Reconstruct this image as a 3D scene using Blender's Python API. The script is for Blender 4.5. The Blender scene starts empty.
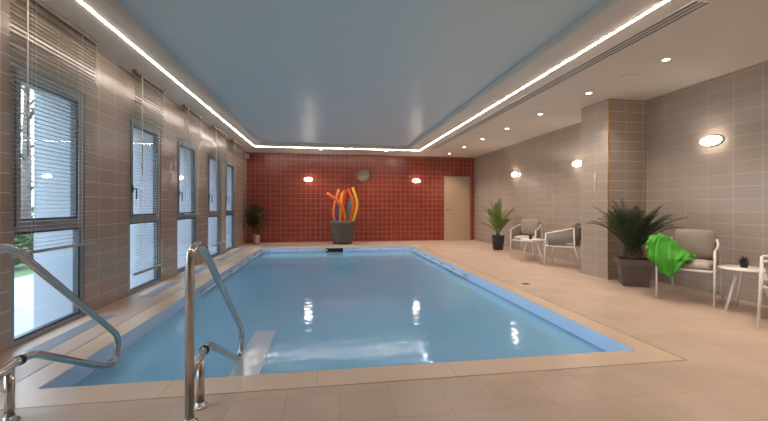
import bpy, bmesh, math, random
from mathutils import Vector, Matrix
from math import pi, sin, cos, radians, atan2

sc = bpy.context.scene
C = sc.collection
random.seed(7)

# ------------------------------------------------------------------ camera
cam_d = bpy.data.cameras.new('camera')
cam = bpy.data.objects.new('camera', cam_d); C.objects.link(cam)
cam_d.sensor_width = 36.0
cam_d.lens = 367.0 / 768.0 * 36.0
cam_d.shift_y = -3.8 / 768.0
cam_d.clip_start = 0.05
yaw = math.atan(57.0 / 367.0)
cam.matrix_world = (Matrix.Translation((0, 0, 1.1)) @ Matrix.Rotation(-yaw, 4, 'Z')
                    @ Matrix.Rotation(pi / 2, 4, 'X') @ Matrix.Rotation(0.0018, 4, 'Z'))
sc.camera = cam

# ------------------------------------------------------------------ light and exposure
SKY = 8.0
LED = 64.0
SPOT = 80.0
SCONCE = 26.0
vs = sc.view_settings
sc.display_settings.display_device = 'sRGB'
vs.view_transform = 'Standard'; vs.look = 'None'; vs.gamma = 1.0; vs.use_curve_mapping = False
vs.exposure = 0.06
w = bpy.data.worlds.new('overcast_sky'); sc.world = w; w.use_nodes = True
nt = w.node_tree; nt.nodes.clear()
wo = nt.nodes.new('ShaderNodeOutputWorld'); bg = nt.nodes.new('ShaderNodeBackground')
tc = nt.nodes.new('ShaderNodeTexCoord'); sp = nt.nodes.new('ShaderNodeSeparateXYZ')
cr = nt.nodes.new('ShaderNodeValToRGB')
cr.color_ramp.elements[0].position = 0.0; cr.color_ramp.elements[0].color = (0.88, 0.93, 1.0, 1)
cr.color_ramp.elements[1].position = 0.6; cr.color_ramp.elements[1].color = (0.64, 0.79, 1.0, 1)
nt.links.new(tc.outputs['Generated'], sp.inputs[0]); nt.links.new(sp.outputs[2], cr.inputs[0])
nt.links.new(cr.outputs[0], bg.inputs[0]); bg.inputs[1].default_value = SKY
nt.links.new(bg.outputs[0], wo.inputs[0])


# ------------------------------------------------------------------ material helpers
def srgb(r, g, b):
    def f(c):
        c /= 255.0
        return c / 12.92 if c <= 0.04045 else ((c + 0.055) / 1.055) ** 2.4
    return (f(r), f(g), f(b), 1.0)


def mat(name, col, rough=0.5, metal=0.0, noise=0.0, nscale=8.0, bump=0.0, bscale=40.0, emit=None, estr=0.0,
        stretch=None, coat=0.0, spec=0.5):
    m = bpy.data.materials.new(name); m.use_nodes = True
    n = m.node_tree.nodes; l = m.node_tree.links
    b = n['Principled BSDF']
    b.inputs['Base Color'].default_value = col
    b.inputs['Roughness'].default_value = rough
    b.inputs['Metallic'].default_value = metal
    b.inputs['Specular IOR Level'].default_value = spec
    b.inputs['Coat Weight'].default_value = coat
    if noise or bump:
        t = n.new('ShaderNodeTexCoord'); mp = n.new('ShaderNodeMapping')
        l.new(t.outputs['Object'], mp.inputs[0])
        if stretch: mp.inputs['Scale'].default_value = stretch
    if noise:
        nz = n.new('ShaderNodeTexNoise'); nz.inputs['Scale'].default_value = nscale; nz.inputs['Detail'].default_value = 4
        l.new(mp.outputs[0], nz.inputs['Vector'])
        mr = n.new('ShaderNodeMapRange'); mr.inputs[1].default_value = 0.3; mr.inputs[2].default_value = 0.7
        mr.inputs[3].default_value = 1 - noise; mr.inputs[4].default_value = 1 + noise
        l.new(nz.outputs['Fac'], mr.inputs[0])
        mx = n.new('ShaderNodeVectorMath'); mx.operation = 'SCALE'
        mx.inputs[0].default_value = col[:3]; l.new(mr.outputs[0], mx.inputs['Scale'])
        l.new(mx.outputs[0], b.inputs['Base Color'])
    if bump:
        nb = n.new('ShaderNodeTexNoise'); nb.inputs['Scale'].default_value = bscale
        l.new(mp.outputs[0], nb.inputs['Vector'])
        bp = n.new('ShaderNodeBump'); bp.inputs['Strength'].default_value = bump; bp.inputs['Distance'].default_value = 0.01
        l.new(nb.outputs['Fac'], bp.inputs['Height']); l.new(bp.outputs[0], b.inputs['Normal'])
    if emit:
        b.inputs['Emission Color'].default_value = emit; b.inputs['Emission Strength'].default_value = estr
    return m


def tile_mat(name, c1, c2, joint, axes, bw, bh, mort=0.004, rough=0.3, off=(0, 0), wear=0.06, offset=0.0,
             bumpd=0.002, spec=0.5):
    m = bpy.data.materials.new(name); m.use_nodes = True
    n = m.node_tree.nodes; l = m.node_tree.links; b = n['Principled BSDF']
    t = n.new('ShaderNodeTexCoord'); s = n.new('ShaderNodeSeparateXYZ'); l.new(t.outputs['Object'], s.inputs[0])
    cb = n.new('ShaderNodeCombineXYZ')
    for i, a in enumerate(axes):
        ad = n.new('ShaderNodeMath'); ad.operation = 'ADD'; ad.inputs[1].default_value = off[i]
        l.new(s.outputs['XYZ'.index(a)], ad.inputs[0]); l.new(ad.outputs[0], cb.inputs[i])
    br = n.new('ShaderNodeTexBrick'); br.offset = offset; br.squash = 1.0
    br.inputs['Scale'].default_value = 1.0; br.inputs['Brick Width'].default_value = bw
    br.inputs['Row Height'].default_value = bh; br.inputs['Mortar Size'].default_value = mort
    br.inputs['Mortar Smooth'].default_value = 0.3
    br.inputs['Color1'].default_value = c1; br.inputs['Color2'].default_value = c2; br.inputs['Mortar'].default_value = joint
    l.new(cb.outputs[0], br.inputs['Vector'])
    nz = n.new('ShaderNodeTexNoise'); nz.inputs['Scale'].default_value = 2.5; nz.inputs['Detail'].default_value = 6
    l.new(cb.outputs[0], nz.inputs['Vector'])
    mr = n.new('ShaderNodeMapRange'); mr.inputs[1].default_value = 0.3; mr.inputs[2].default_value = 0.7
    mr.inputs[3].default_value = 1 - wear; mr.inputs[4].default_value = 1 + wear
    l.new(nz.outputs['Fac'], mr.inputs[0])
    mx = n.new('ShaderNodeVectorMath'); mx.operation = 'SCALE'
    l.new(br.outputs['Color'], mx.inputs[0]); l.new(mr.outputs[0], mx.inputs['Scale'])
    l.new(mx.outputs[0], b.inputs['Base Color'])
    b.inputs['Roughness'].default_value = rough
    b.inputs['Specular IOR Level'].default_value = spec
    iv = n.new('ShaderNodeMath'); iv.operation = 'SUBTRACT'; iv.inputs[0].default_value = 1.0
    l.new(br.outputs['Fac'], iv.inputs[1])
    bp = n.new('ShaderNodeBump'); bp.inputs['Distance'].default_value = bumpd; bp.inputs['Strength'].default_value = 0.5
    l.new(iv.outputs[0], bp.inputs['Height']); l.new(bp.outputs[0], b.inputs['Normal'])
    return m


M = {}
J = srgb(196, 176, 158)
M['floor'] = tile_mat('floor_tile', srgb(199, 173, 153), srgb(192, 165, 145), srgb(182, 152, 130), 'XY', 0.3, 0.3, 0.0025, 0.34, off=(0.23, 0.22), wear=0.09)
M['coping_x'] = tile_mat('coping_tile_x', srgb(216, 188, 163), srgb(211, 182, 156), srgb(170, 148, 128), 'XY', 0.9, 3.0, 0.0025, 0.28, off=(0.06, 0.4), wear=0.05)
M['coping_y'] = tile_mat('coping_tile_y', srgb(216, 188, 163), srgb(211, 182, 156), srgb(170, 148, 128), 'YX', 0.9, 4.0, 0.0025, 0.28, off=(0.35, 2.1), wear=0.05)
gt1, gt2, gtj = srgb(165, 148, 135), srgb(161, 144, 131), srgb(214, 203, 192)
M['tile_yz'] = tile_mat('taupe_tile_side', gt1, gt2, gtj, 'YZ', 0.3, 0.15, 0.0032, 0.22, off=(0.17, 0.0), wear=0.03)
M['tile_xz'] = tile_mat('taupe_tile_front', gt1, gt2, gtj, 'XZ', 0.3, 0.15, 0.0032, 0.22, off=(0.0, 0.0), wear=0.03)
M['tile_right'] = tile_mat('taupe_tile_right', gt1, gt2, srgb(196, 181, 168), 'YZ', 0.3, 0.15, 0.0028, 0.22, off=(0.17, 0.0), wear=0.03)
M['red'] = tile_mat('red_tile', srgb(138, 58, 44), srgb(128, 51, 39), srgb(190, 118, 96), 'XZ', 0.15, 0.15, 0.005, 0.25, off=(0.05, 0.0), wear=0.08)
M['liner'] = mat('pool_liner', srgb(196, 220, 250), 0.45, noise=0.03, nscale=2)
M['soffit'] = mat('soffit_paint', srgb(218, 209, 199), 0.75, noise=0.015, nscale=1.5)
M['stretch'] = mat('stretch_ceiling', srgb(200, 218, 226), 0.36, noise=0.01, nscale=0.5, spec=0.5)
M['led'] = mat('led_diffuser', srgb(255, 240, 220), 0.5, emit=(1.0, 0.91, 0.81, 1), estr=LED)
M['alu'] = mat('window_aluminium', srgb(142, 145, 148), 0.4, 0.3, noise=0.02)
M['alu_dark'] = mat('gasket_grey', srgb(58, 62, 68), 0.5)
M['steel'] = mat('brushed_steel', srgb(196, 190, 182), 0.22, 1.0, bump=0.02, bscale=60)
M['blind'] = mat('blind_slat', srgb(178, 170, 160), 0.35, 0.4, noise=0.02)
M['cord'] = mat('cord_white', srgb(215, 208, 198), 0.7)
M['white_metal'] = mat('white_metal', srgb(224, 216, 206), 0.4)
M['rope'] = mat('grey_rope', srgb(150, 140, 133), 0.85, bump=0.4, bscale=120)
M['cushion'] = mat('taupe_fabric', srgb(144, 127, 116), 0.9, noise=0.04, nscale=30, bump=0.35, bscale=180)
M['seat_fab'] = mat('light_fabric', srgb(182, 166, 154), 0.9, noise=0.04, nscale=30, bump=0.35, bscale=180)
M['white_plastic'] = mat('white_plastic', srgb(228, 224, 218), 0.4)
M['glow'] = mat('sconce_glass', srgb(255, 250, 240), 0.3, emit=(1.0, 0.88, 0.74, 1), estr=SCONCE)
M['lens'] = mat('downlight_lens', srgb(255, 250, 240), 0.3, emit=(1.0, 0.86, 0.68, 1), estr=30.0)
M['door'] = mat('door_laminate', srgb(186, 158, 128), 0.45, noise=0.02, nscale=3, stretch=(6, 1, .6))
M['doorframe'] = mat('door_frame', srgb(176, 152, 124), 0.5)
M['black'] = mat('black_plastic', srgb(26, 26, 28), 0.5)
M['pot_dark'] = mat('dark_pot', srgb(48, 50, 54), 0.45, noise=0.05)
M['pot_brown'] = mat('brown_planter', srgb(98, 84, 76), 0.6, noise=0.05)
M['pot_olive'] = mat('olive_grey_planter', srgb(94, 92, 84), 0.65, noise=0.06)
M['pot_pale'] = mat('pale_pot', srgb(176, 168, 156), 0.5, noise=0.05)
M['soil'] = mat('soil', srgb(52, 38, 28), 0.95, noise=0.2, nscale=40, bump=0.6)
M['leaf_dark'] = mat('dark_palm_leaf', srgb(38, 58, 30), 0.5, noise=0.25, nscale=5)
M['leaf_mid'] = mat('palm_leaf', srgb(104, 126, 60), 0.5, noise=0.25, nscale=5)
M['leaf_fic'] = mat('ficus_leaf', srgb(48, 88, 44), 0.4, noise=0.25, nscale=8)
M['bark'] = mat('bark', srgb(88, 68, 46), 0.9, noise=0.25, nscale=25, bump=0.8, bscale=50)
M['towel'] = mat('green_towel', srgb(80, 164, 52), 0.95, noise=0.08, nscale=20, bump=0.6, bscale=220)
M['noodle_orange'] = mat('foam_orange', srgb(240, 112, 34), 0.7, bump=0.1)
M['noodle_yellow'] = mat('foam_yellow', srgb(246, 176, 52), 0.7, bump=0.1)
M['noodle_red'] = mat('foam_red', srgb(226, 58, 44), 0.7, bump=0.1)
M['noodle_pink'] = mat('foam_salmon', srgb(240, 138, 92), 0.7, bump=0.1)
M['noodle_teal'] = mat('foam_teal', srgb(74, 150, 170), 0.7, bump=0.1)
M['noodle_violet'] = mat('foam_violet', srgb(96, 66, 130), 0.7, bump=0.1)
M['clock_face'] = mat('clock_face', srgb(186, 176, 156), 0.5, noise=0.03)
M['clock_rim'] = mat('clock_rim', srgb(150, 138, 120), 0.4, 0.5)
M['grille'] = mat('grille_metal', srgb(160, 164, 172), 0.45, 0.3)
M['dark_hole'] = mat('dark_interior', srgb(14, 18, 24), 0.8)
M['brass'] = mat('brass_trim', srgb(196, 150, 84), 0.3, 0.9)
M['render'] = mat('white_render', srgb(146, 152, 158), 0.9, noise=0.03, nscale=3, bump=0.2)
M['paving'] = mat('paving_stone', srgb(150, 150, 146), 0.9, noise=0.1, nscale=3)
M['grass'] = mat('grass', srgb(84, 104, 60), 0.95, noise=0.3, nscale=10, bump=0.8)
M['hedge'] = mat('hedge_leaf', srgb(62, 84, 46), 0.8, noise=0.35, nscale=6)
M['sealant'] = mat('joint_sealant', srgb(96, 80, 66), 0.8)
M['slot'] = mat('slot_grey', srgb(140, 134, 126), 0.6)
M['ledge'] = mat('wet_ledge', srgb(176, 190, 200), 0.12, bump=.3, bscale=9)
M['head'] = mat('blind_headrail', srgb(120, 106, 94), 0.5, .3)
M['wood'] = mat('tree_bark', srgb(96, 88, 82), 0.95, noise=0.2, nscale=12)

def two_sided_fresnel(n, l, ior):
    fr = n.new('ShaderNodeFresnel'); ge = n.new('ShaderNodeNewGeometry'); mr = n.new('ShaderNodeMapRange')
    mr.inputs[3].default_value = ior; mr.inputs[4].default_value = 1.0 / ior
    l.new(ge.outputs['Backfacing'], mr.inputs[0]); l.new(mr.outputs[0], fr.inputs[0])
    return fr


m = bpy.data.materials.new('window_glass'); m.use_nodes = True
n = m.node_tree.nodes; l = m.node_tree.links; n.clear()
o = n.new('ShaderNodeOutputMaterial'); mx = n.new('ShaderNodeMixShader'); tr = n.new('ShaderNodeBsdfTransparent')
gl = n.new('ShaderNodeBsdfGlossy'); fr = two_sided_fresnel(n, l, 1.45)
tr.inputs[0].default_value = (0.9, 0.95, 0.97, 1); gl.inputs['Roughness'].default_value = 0.0
l.new(fr.outputs[0], mx.inputs[0]); l.new(tr.outputs[0], mx.inputs[1]); l.new(gl.outputs[0], mx.inputs[2]); l.new(mx.outputs[0], o.inputs[0])
M['glass'] = m

m = bpy.data.materials.new('pool_water'); m.use_nodes = True
n = m.node_tree.nodes; l = m.node_tree.links; n.clear()
o = n.new('ShaderNodeOutputMaterial'); mx = n.new('ShaderNodeMixShader'); tr = n.new('ShaderNodeBsdfTransparent')
gl = n.new('ShaderNodeBsdfGlossy'); fr = two_sided_fresnel(n, l, 1.33)
tr.inputs[0].default_value = (0.80, 0.93, 0.98, 1)
gl.inputs['Roughness'].default_value = 0.015; gl.inputs['Color'].default_value = (0.85, 0.93, 1, 1)
t = n.new('ShaderNodeTexCoord'); mp = n.new('ShaderNodeMapping'); mp.inputs['Scale'].default_value = (2.3, 6.0, 1)
l.new(t.outputs['Object'], mp.inputs[0])
nz = n.new('ShaderNodeTexNoise'); nz.inputs['Scale'].default_value = 1.6; nz.inputs['Detail'].default_value = 3; nz.inputs['Distortion'].default_value = 0.6
l.new(mp.outputs[0], nz.inputs['Vector'])
bp = n.new('ShaderNodeBump'); bp.inputs['Strength'].default_value = 0.35; bp.inputs['Distance'].default_value = 0.0075
l.new(nz.outputs['Fac'], bp.inputs['Height'])
l.new(bp.outputs[0], gl.inputs['Normal']); l.new(bp.outputs[0], fr.inputs['Normal'])
df = n.new('ShaderNodeBsdfDiffuse'); df.inputs[0].default_value = (0.33, 0.67, 0.86, 1)
m2 = n.new('ShaderNodeMixShader'); m2.inputs[0].default_value = 0.55      # milky blue on the surface, stands in for light scattered in the depth
l.new(tr.outputs[0], m2.inputs[1]); l.new(df.outputs[0], m2.inputs[2])
l.new(fr.outputs[0], mx.inputs[0]); l.new(m2.outputs[0], mx.inputs[1]); l.new(gl.outputs[0], mx.inputs[2]); l.new(mx.outputs[0], o.inputs[0])
M['water'] = m


# ------------------------------------------------------------------ mesh helpers
class MB:
    def __init__(self, smooth=False):
        self.v = []; self.f = []; self.mi = []; self.smooth = smooth; self.cur = 0

    def add(self, vs, fs):
        k = len(self.v); self.v += [tuple(p) for p in vs]
        for f in fs: self.f.append([i + k for i in f]); self.mi.append(self.cur)
        return self

    def box(self, a, b):
        (x0, y0, z0), (x1, y1, z1) = a, b
        vs = [(x, y, z) for z in (z0, z1) for y in (y0, y1) for x in (x0, x1)]
        return self.add(vs, [(0, 2, 3, 1), (4, 5, 7, 6), (0, 1, 5, 4), (2, 6, 7, 3), (0, 4, 6, 2), (1, 3, 7, 5)])

    def lathe(self, prof, c=(0, 0, 0), seg=32, axis='Z', sx=1, sy=1):
        vs = []; fs = []
        for r, z in prof:
            for i in range(seg):
                a = 2 * pi * i / seg
                p = (r * cos(a) * sx, r * sin(a) * sy, z)
                if axis == 'Y': p = (p[0], -p[2], p[1])      # axis points to -Y
                if axis == 'X': p = (-p[2], p[0], p[1])      # axis points to -X
                vs.append((p[0] + c[0], p[1] + c[1], p[2] + c[2]))
        for j in range(len(prof) - 1):
            for i in range(seg):
                k = (i + 1) % seg
                fs.append((j * seg + i, j * seg + k, (j + 1) * seg + k, (j + 1) * seg + i))
        if prof[0][0] > 1e-6: fs.append(tuple(reversed(range(seg))))
        if prof[-1][0] > 1e-6: fs.append(tuple((len(prof) - 1) * seg + i for i in range(seg)))
        return self.add(vs, fs)

    def tube(self, pts, r, seg=10, closed=False):
        pts = [Vector(p) for p in pts]; N = len(pts)
        rs = r if isinstance(r, (list, tuple)) else [r] * N
        vs = []; fs = []
        up = None
        for i, p in enumerate(pts):
            if closed: d = pts[(i + 1) % N] - pts[i - 1]
            else: d = pts[min(i + 1, N - 1)] - pts[max(i - 1, 0)]
            d.normalize()
            if up is None:
                up = Vector((0, 0, 1)) if abs(d.z) < 0.9 else Vector((1, 0, 0))
            up = (up - d * up.dot(d))
            if up.length < 1e-5: up = d.orthogonal()
            up.normalize(); s = d.cross(up)
            for k in range(seg):
                a = 2 * pi * k / seg
                vs.append(p + (up * cos(a) + s * sin(a)) * rs[i])
        for i in range(N if closed else N - 1):
            j = (i + 1) % N
            for k in range(seg):
                q = (k + 1) % seg
                fs.append((i * seg + k, i * seg + q, j * seg + q, j * seg + k))
        if not closed:
            fs.append(tuple(reversed(range(seg)))); fs.append(tuple((N - 1) * seg + k for k in range(seg)))
        return self.add(vs, fs)

    def pillow(self, c, size, e=0.35, rx=0.0, pinch=0.0, seg=20):
        vs = []; fs = []; H = seg // 2
        R = Matrix.Rotation(rx, 3, 'X')
        f = lambda x, p: math.copysign(abs(x) ** p, x)
        for j in range(H + 1):
            ph = -pi / 2 + pi * j / H
            for i in range(seg * 2):
                th = 2 * pi * i / (seg * 2)
                cx_, sx_ = f(cos(ph), 0.55), f(sin(ph), 0.8)
                x = cx_ * f(cos(th), e); y = cx_ * f(sin(th), e); z = sx_
                pf = 1 - pinch * (x * x * y * y)
                p = Vector((x * size[0] / 2 * pf, y * size[1] / 2 * pf, z * size[2] / 2))
                p = R @ p
                vs.append((p.x + c[0], p.y + c[1], p.z + c[2]))
        S = seg * 2
        for j in range(H):
            for i in range(S):
                k = (i + 1) % S
                fs.append((j * S + i, j * S + k, (j + 1) * S + k, (j + 1) * S + i))
        return self.add(vs, fs)

    def build(self, name, m, parent=None, bevel=0.0, loc=None, rz=0.0):
        me = bpy.data.meshes.new(name); me.from_pydata(self.v, [], self.f); me.update()
        bm = bmesh.new(); bm.from_mesh(me); bmesh.ops.recalc_face_normals(bm, faces=bm.faces); bm.to_mesh(me); bm.free()
        ms = m if isinstance(m, (list, tuple)) else [m]
        for q in ms: me.materials.append(M[q])
        for p, i in zip(me.polygons, self.mi): p.material_index = i; p.use_smooth = self.smooth
        ob = bpy.data.objects.new(name, me); C.objects.link(ob)
        if parent: ob.parent = parent
        if loc: ob.location = loc
        ob.rotation_euler = (0, 0, rz)
        if bevel:
            b = ob.modifiers.new('bevel', 'BEVEL'); b.width = bevel; b.segments = 2; b.limit_method = 'ANGLE'
        if self.smooth: 
            for e in me.edges: pass
        return ob


def tag(o, label=None, cat=None, group=None, kind=None):
    if label: o['label'] = label
    if cat: o['category'] = cat
    if group: o['group'] = group
    if kind: o['kind'] = kind
    return o


def empty(name, loc, rz=0.0):
    o = bpy.data.objects.new(name, None); C.objects.link(o); o.location = loc; o.rotation_euler = (0, 0, rz)
    o.empty_display_size = 0.1
    return o


def copy_tree(o, parent=None):
    c = o.copy(); C.objects.link(c); c.parent = parent
    for ch in list(o.children): copy_tree(ch, c)
    return c


def smoothpath(pts, n=6):
    """Catmull-Rom through pts"""
    P = [Vector(p) for p in pts]; P = [2 * P[0] - P[1]] + P + [2 * P[-1] - P[-2]]
    out = []
    for i in range(1, len(P) - 2):
        for k in range(n):
            t = k / n
            out.append(0.5 * ((2 * P[i]) + (P[i + 1] - P[i - 1]) * t + (2 * P[i - 1] - 5 * P[i] + 4 * P[i + 1] - P[i + 2]) * t * t
                              + (3 * P[i] - P[i - 1] - 3 * P[i + 1] + P[i + 2]) * t ** 3))
    out.append(P[-2]); return out


def fillet(pts, r, n=6):
    P = [Vector(p) for p in pts]; out = [P[0]]
    for i in range(1, len(P) - 1):
        a = (P[i - 1] - P[i]); b = (P[i + 1] - P[i]); rr = min(r, a.length * .48, b.length * .48)
        p0 = P[i] + a.normalized() * rr; p1 = P[i] + b.normalized() * rr
        for k in range(n + 1):
            t = k / n
            out.append((1 - t) ** 2 * p0 + 2 * t * (1 - t) * P[i] + t * t * p1)
    out.append(P[-1]); return out


# ------------------------------------------------------------------ room dimensions
XL, XR, YB, YF, ZC = -2.40, 4.85, 11.62, -2.2, 2.74
PX0, PX1, PY0, PY1 = -1.72, 2.36, 2.50, 10.08
CX0, CX1, CY0, CY1 = -1.905, 2.555, 2.28, 10.28
ZW = -0.13
WIN = [(3.225, 4.095), (4.93, 5.80), (6.39, 7.29), (7.96, 8.86), (9.28, 10.16)]
WH = 2.22
ALLWIN = [(-1.70, -.83), (0.0, .87), (1.55, 2.42)] + WIN  # WIN preceded by unseen windows, added for daylight


def struct(mb, name, m, parent=None, **k):
    o = mb.build(name, m, parent, **k)
    if not parent: o['kind'] = 'structure'
    return o


# floor with the pool opening
f = MB(); g = 0.009
f.box((XL, YF, -.15), (XR, CY0 - g, 0)); f.box((XL, CY1 + g, -.15), (XR, YB, 0))
f.box((XL, CY0 - g, -.15), (CX0 - g, CY1 + g, 0)); f.box((CX1 + g, CY0 - g, -.15), (XR, CY1 + g, 0))
struct(f, 'floor', 'floor')
# coping
f = MB()
f.box((CX0, CY0, -.05), (CX1, PY0, 0)); f.box((CX0, PY1, -.05), (CX1, CY1, 0))
f.cur = 1
f.box((CX0, PY0, -.05), (PX0, PY1, 0)); f.box((PX1, PY0, -.05), (CX1, PY1, 0))
tag(struct(f, 'pool_coping', ['coping_x', 'coping_y']), 'pale beige tile coping around the pool edge')
# dark sealant joint between coping and floor
f = MB()
f.box((CX0 - .009, CY0 - .009, -.03), (CX1 + .009, CY0, -.006)); f.box((CX0 - .009, CY1, -.03), (CX1 + .009, CY1 + .009, -.006))
f.box((CX0 - .009, CY0, -.03), (CX0, CY1, -.006)); f.box((CX1, CY0, -.03), (CX1 + .009, CY1, -.006))
struct(f, 'trim_2', 'sealant')
# basin
D = -1.35; t = .1
f = MB()
f.box((PX0 - t, PY0 - t, D - t), (PX1 + t, PY1 + t, D))
f.box((PX0 - t, PY0 - t, D), (PX0, PY1 + t, -.05)); f.box((PX1, PY0 - t, D), (PX1 + t, PY1 + t, -.05))
f.box((PX0, PY0 - t, D), (PX1, PY0, -.05)); f.box((PX0, PY1, D), (PX1, PY1 + t, -.05))
f.box((PX0, PY0, -.052), (PX0 + .004, PY1, -.004)); f.box((PX1 - .004, PY0, -.052), (PX1, PY1, -.004))
f.box((PX0, PY1 - .004, -.052), (PX1, PY1, -.004)); f.box((PX0, PY0, -.052), (PX1, PY0 + .004, -.004))
tag(struct(f, 'pool_basin', 'liner'), 'light blue pool basin with vertical walls')

# walls
f = MB(); y = YF
for a, b in ALLWIN:
    f.box((XL - .085, y, -.15), (XL, a, ZC)); f.box((XL - .085, a, WH), (XL, b, ZC)); f.box((XL - .085, a, -.15), (XL, b, 0.0)); y = b
f.box((XL - .085, y, -.15), (XL, YB, ZC))
struct(f, 'wall_left', 'tile_yz')
DX0, DX1, DZ = 3.80, 4.70, 2.10
f = MB(); f.box((XL - .2, YB, -.15), (DX0, YB + .2, 3.0)); f.box((DX1, YB, -.15), (XR + .2, YB + .2, 3.0)); f.box((DX0, YB, DZ), (DX1, YB + .2, 3.0)); f.box((DX0, YB + .13, -.15), (DX1, YB + .2, DZ)); f.box((DX0, YB, -.15), (DX1, YB + .13, 0))  # includes an unseen block behind the door, added to stop outside light leaking in
struct(f, 'wall_back', 'red')
f = MB(); f.box((XR, YF, -.15), (XR + .2, YB, ZC)); struct(f, 'wall_right', 'tile_right')
f = MB(); f.box((XL, YF - .2, -.15), (XR, YF, ZC)); struct(f, 'wall_front', 'tile_xz')
f = MB(); f.box((4.2, 4.96, 0), (XR, 5.56, ZC))
col = struct(f, 'wall_column', ['tile_right', 'tile_xz'])
for p in col.data.polygons:
    p.material_index = 1 if abs(p.normal.y) > .5 else 0
f = MB(); f.box((4.192, 4.952, 0), (4.2, 4.966, ZC)); struct(f, 'trim_1', 'brass')

# ceiling: lowered soffit ring with raised stretch panel
RX0, RX1, RY0, RY1, RZ = -1.75, 2.29, 1.9, 10.22, 2.84
f = MB()
f.box((XL - .2, YF - .2, ZC), (RX0, YB + .2, RZ)); f.box((RX1, YF - .2, ZC), (XR + .2, YB + .2, RZ))
f.box((RX0, YF - .2, ZC), (RX1, RY0, RZ)); f.box((RX0, RY1, ZC), (RX1, YB + .2, RZ))
f.cur = 1
f.box((XL - .2, YF - .2, RZ), (XR + .2, YB + .2, RZ + .1))
struct(f, 'ceiling', ['soffit', 'stretch'])

# LED strip let into the soffit
LX0, LX1, LY0, LY1 = -1.955, 2.66, 1.70, 10.42; hw = .0055
f = MB(); z0, z1 = ZC - .006, ZC - .001
f.box((LX0 - hw, LY0 - hw, z0), (LX0 + hw, LY1 + hw, z1)); f.box((LX1 - hw, LY0 - hw, z0), (LX1 + hw, LY1 + hw, z1))
f.box((LX0 + hw, LY1 - hw, z0), (LX1 - hw, LY1 + hw, z1)); f.box((LX0 + hw, LY0 - hw, z0), (LX1 - hw, LY0 + hw, z1))
tag(f.build('light_strip', 'led'), 'thin warm white light strip running around the ceiling panel', 'light strip')


# ------------------------------------------------------------------ windows
def make_window(i, a, b):
    root = empty('window_%d' % (i + 1), (XL, a, 0)); root['kind'] = 'structure'
    W = b - a; tr0, tr1 = .89, .98
    f = MB()
    x0, x1 = -.075, -.008
    f.box((x0, 0, 0), (x1, .045, WH)); f.box((x0, W - .045, 0), (x1, W, WH))
    f.box((x0, .045, WH - .045), (x1, W - .045, WH)); f.box((x0, .045, 0), (x1, W - .045, .04))
    f.box((x0, .045, tr0), (x1, W - .045, tr0 + .045))
    f.build('window_frame', 'alu', root, bevel=.003)
    s = MB(); x0, x1 = -.065, .004
    a0, a1, b0, b1 = .047, W - .047, tr0 + .047, WH - .047
    s.box((x0, a0, b0), (x1, a0 + .045, b1)); s.box((x0, a1 - .045, b0), (x1, a1, b1))
    s.box((x0, a0 + .045, b0), (x1, a1 - .045, b0 + .045)); s.box((x0, a0 + .045, b1 - .045), (x1, a1 - .045, b1))
    sash = s.build('sash', 'alu', root, bevel=.003)
    q = MB(); x0, x1 = -.045, -.03
    def ring(q, u0, u1, v0, v1, wd, x0, x1):
        q.box((x0, u0, v0), (x1, u0 + wd, v1)); q.box((x0, u1 - wd, v0), (x1, u1, v1))
        q.box((x0, u0 + wd, v0), (x1, u1 - wd, v0 + wd)); q.box((x0, u0 + wd, v1 - wd), (x1, u1 - wd, v1))
    ring(q, a0 + .045, a1 - .045, b0 + .045, b1 - .045, .016, -.062, -.012)
    ring(q, .045, W - .045, .04, tr0, .016, -.07, -.02)
    q.build('gasket', 'alu_dark', root)
    p = MB(); p.box((-.042, a0 + .045, b0 + .045), (-.036, a1 - .045, b1 - .045)); p.build('pane', 'glass', root)
    p = MB(); p.box((-.042, .045, .04), (-.036, W - .045, tr0)); p.build('pane', 'glass', root)
    h = MB(True); hy = a0 + .022
    h.tube([(.004, hy, 1.32), (.045, hy, 1.32)], .009)
    h.tube(fillet([(.04, hy, 1.325), (.052, hy, 1.31), (.052, hy, 1.19)], .01), .009)
    h.cur = 0
    h.box((.004, hy - .014, 1.27), (.012, hy + .014, 1.36))
    if i: h.build('window_handle', 'alu_dark', root)
    return root


for i, (a, b) in enumerate(WIN): make_window(i, a, b)
for i, (a, b) in enumerate(ALLWIN[:3]): make_window(i + 5, a, b)  # out of view, added to bring daylight onto the near deck


# ------------------------------------------------------------------ door
d = empty('door_1', ((DX0 + DX1) / 2, YB, 0)); d['kind'] = 'structure'
hwid = (DX1 - DX0) / 2
f = MB(); f.box((-hwid, -.015, 0), (-hwid + .05, .12, DZ)); f.box((hwid - .05, -.015, 0), (hwid, .12, DZ)); f.box((-hwid + .05, -.015, DZ - .05), (hwid - .05, .12, DZ))
f.build('door_frame', 'doorframe', d, bevel=.004)
f = MB(); f.box((-hwid + .052, .0, .006), (hwid - .052, .045, DZ - .052)); leaf = f.build('door_leaf', 'door', d, bevel=.003)
f = MB(True); hx = -hwid + .11
f.lathe([(.025, 0), (.025, .008), (.0, .008)], (hx, 0, 1.0), 20, 'Y')
f.tube(fillet([(hx, 0, 1.0), (hx, -.05, 1.0), (hx + .12, -.05, 1.0)], .015), .009)
f.build('door_handle', 'steel', leaf)
f = MB(); f.box((.10, -.05, DZ - .13), (.34, 0, DZ - .075)); f.cur = 0
f.box((-.05, -.035, DZ - .075), (.24, -.02, DZ - .06))
f.build('door_closer', 'grille', leaf, bevel=.004)

# ------------------------------------------------------------------ water
f = MB(); N = 1
f.add([(PX0 + .001, PY0 + .001, ZW), (PX1 - .001, PY0 + .001, ZW), (PX1 - .001, PY1 - .001, ZW), (PX0 + .001, PY1 - .001, ZW)], [(0, 1, 2, 3)])
tag(f.build('pool_water', 'water'), 'rippled blue water filling the indoor pool', 'water', kind='stuff')

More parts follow.
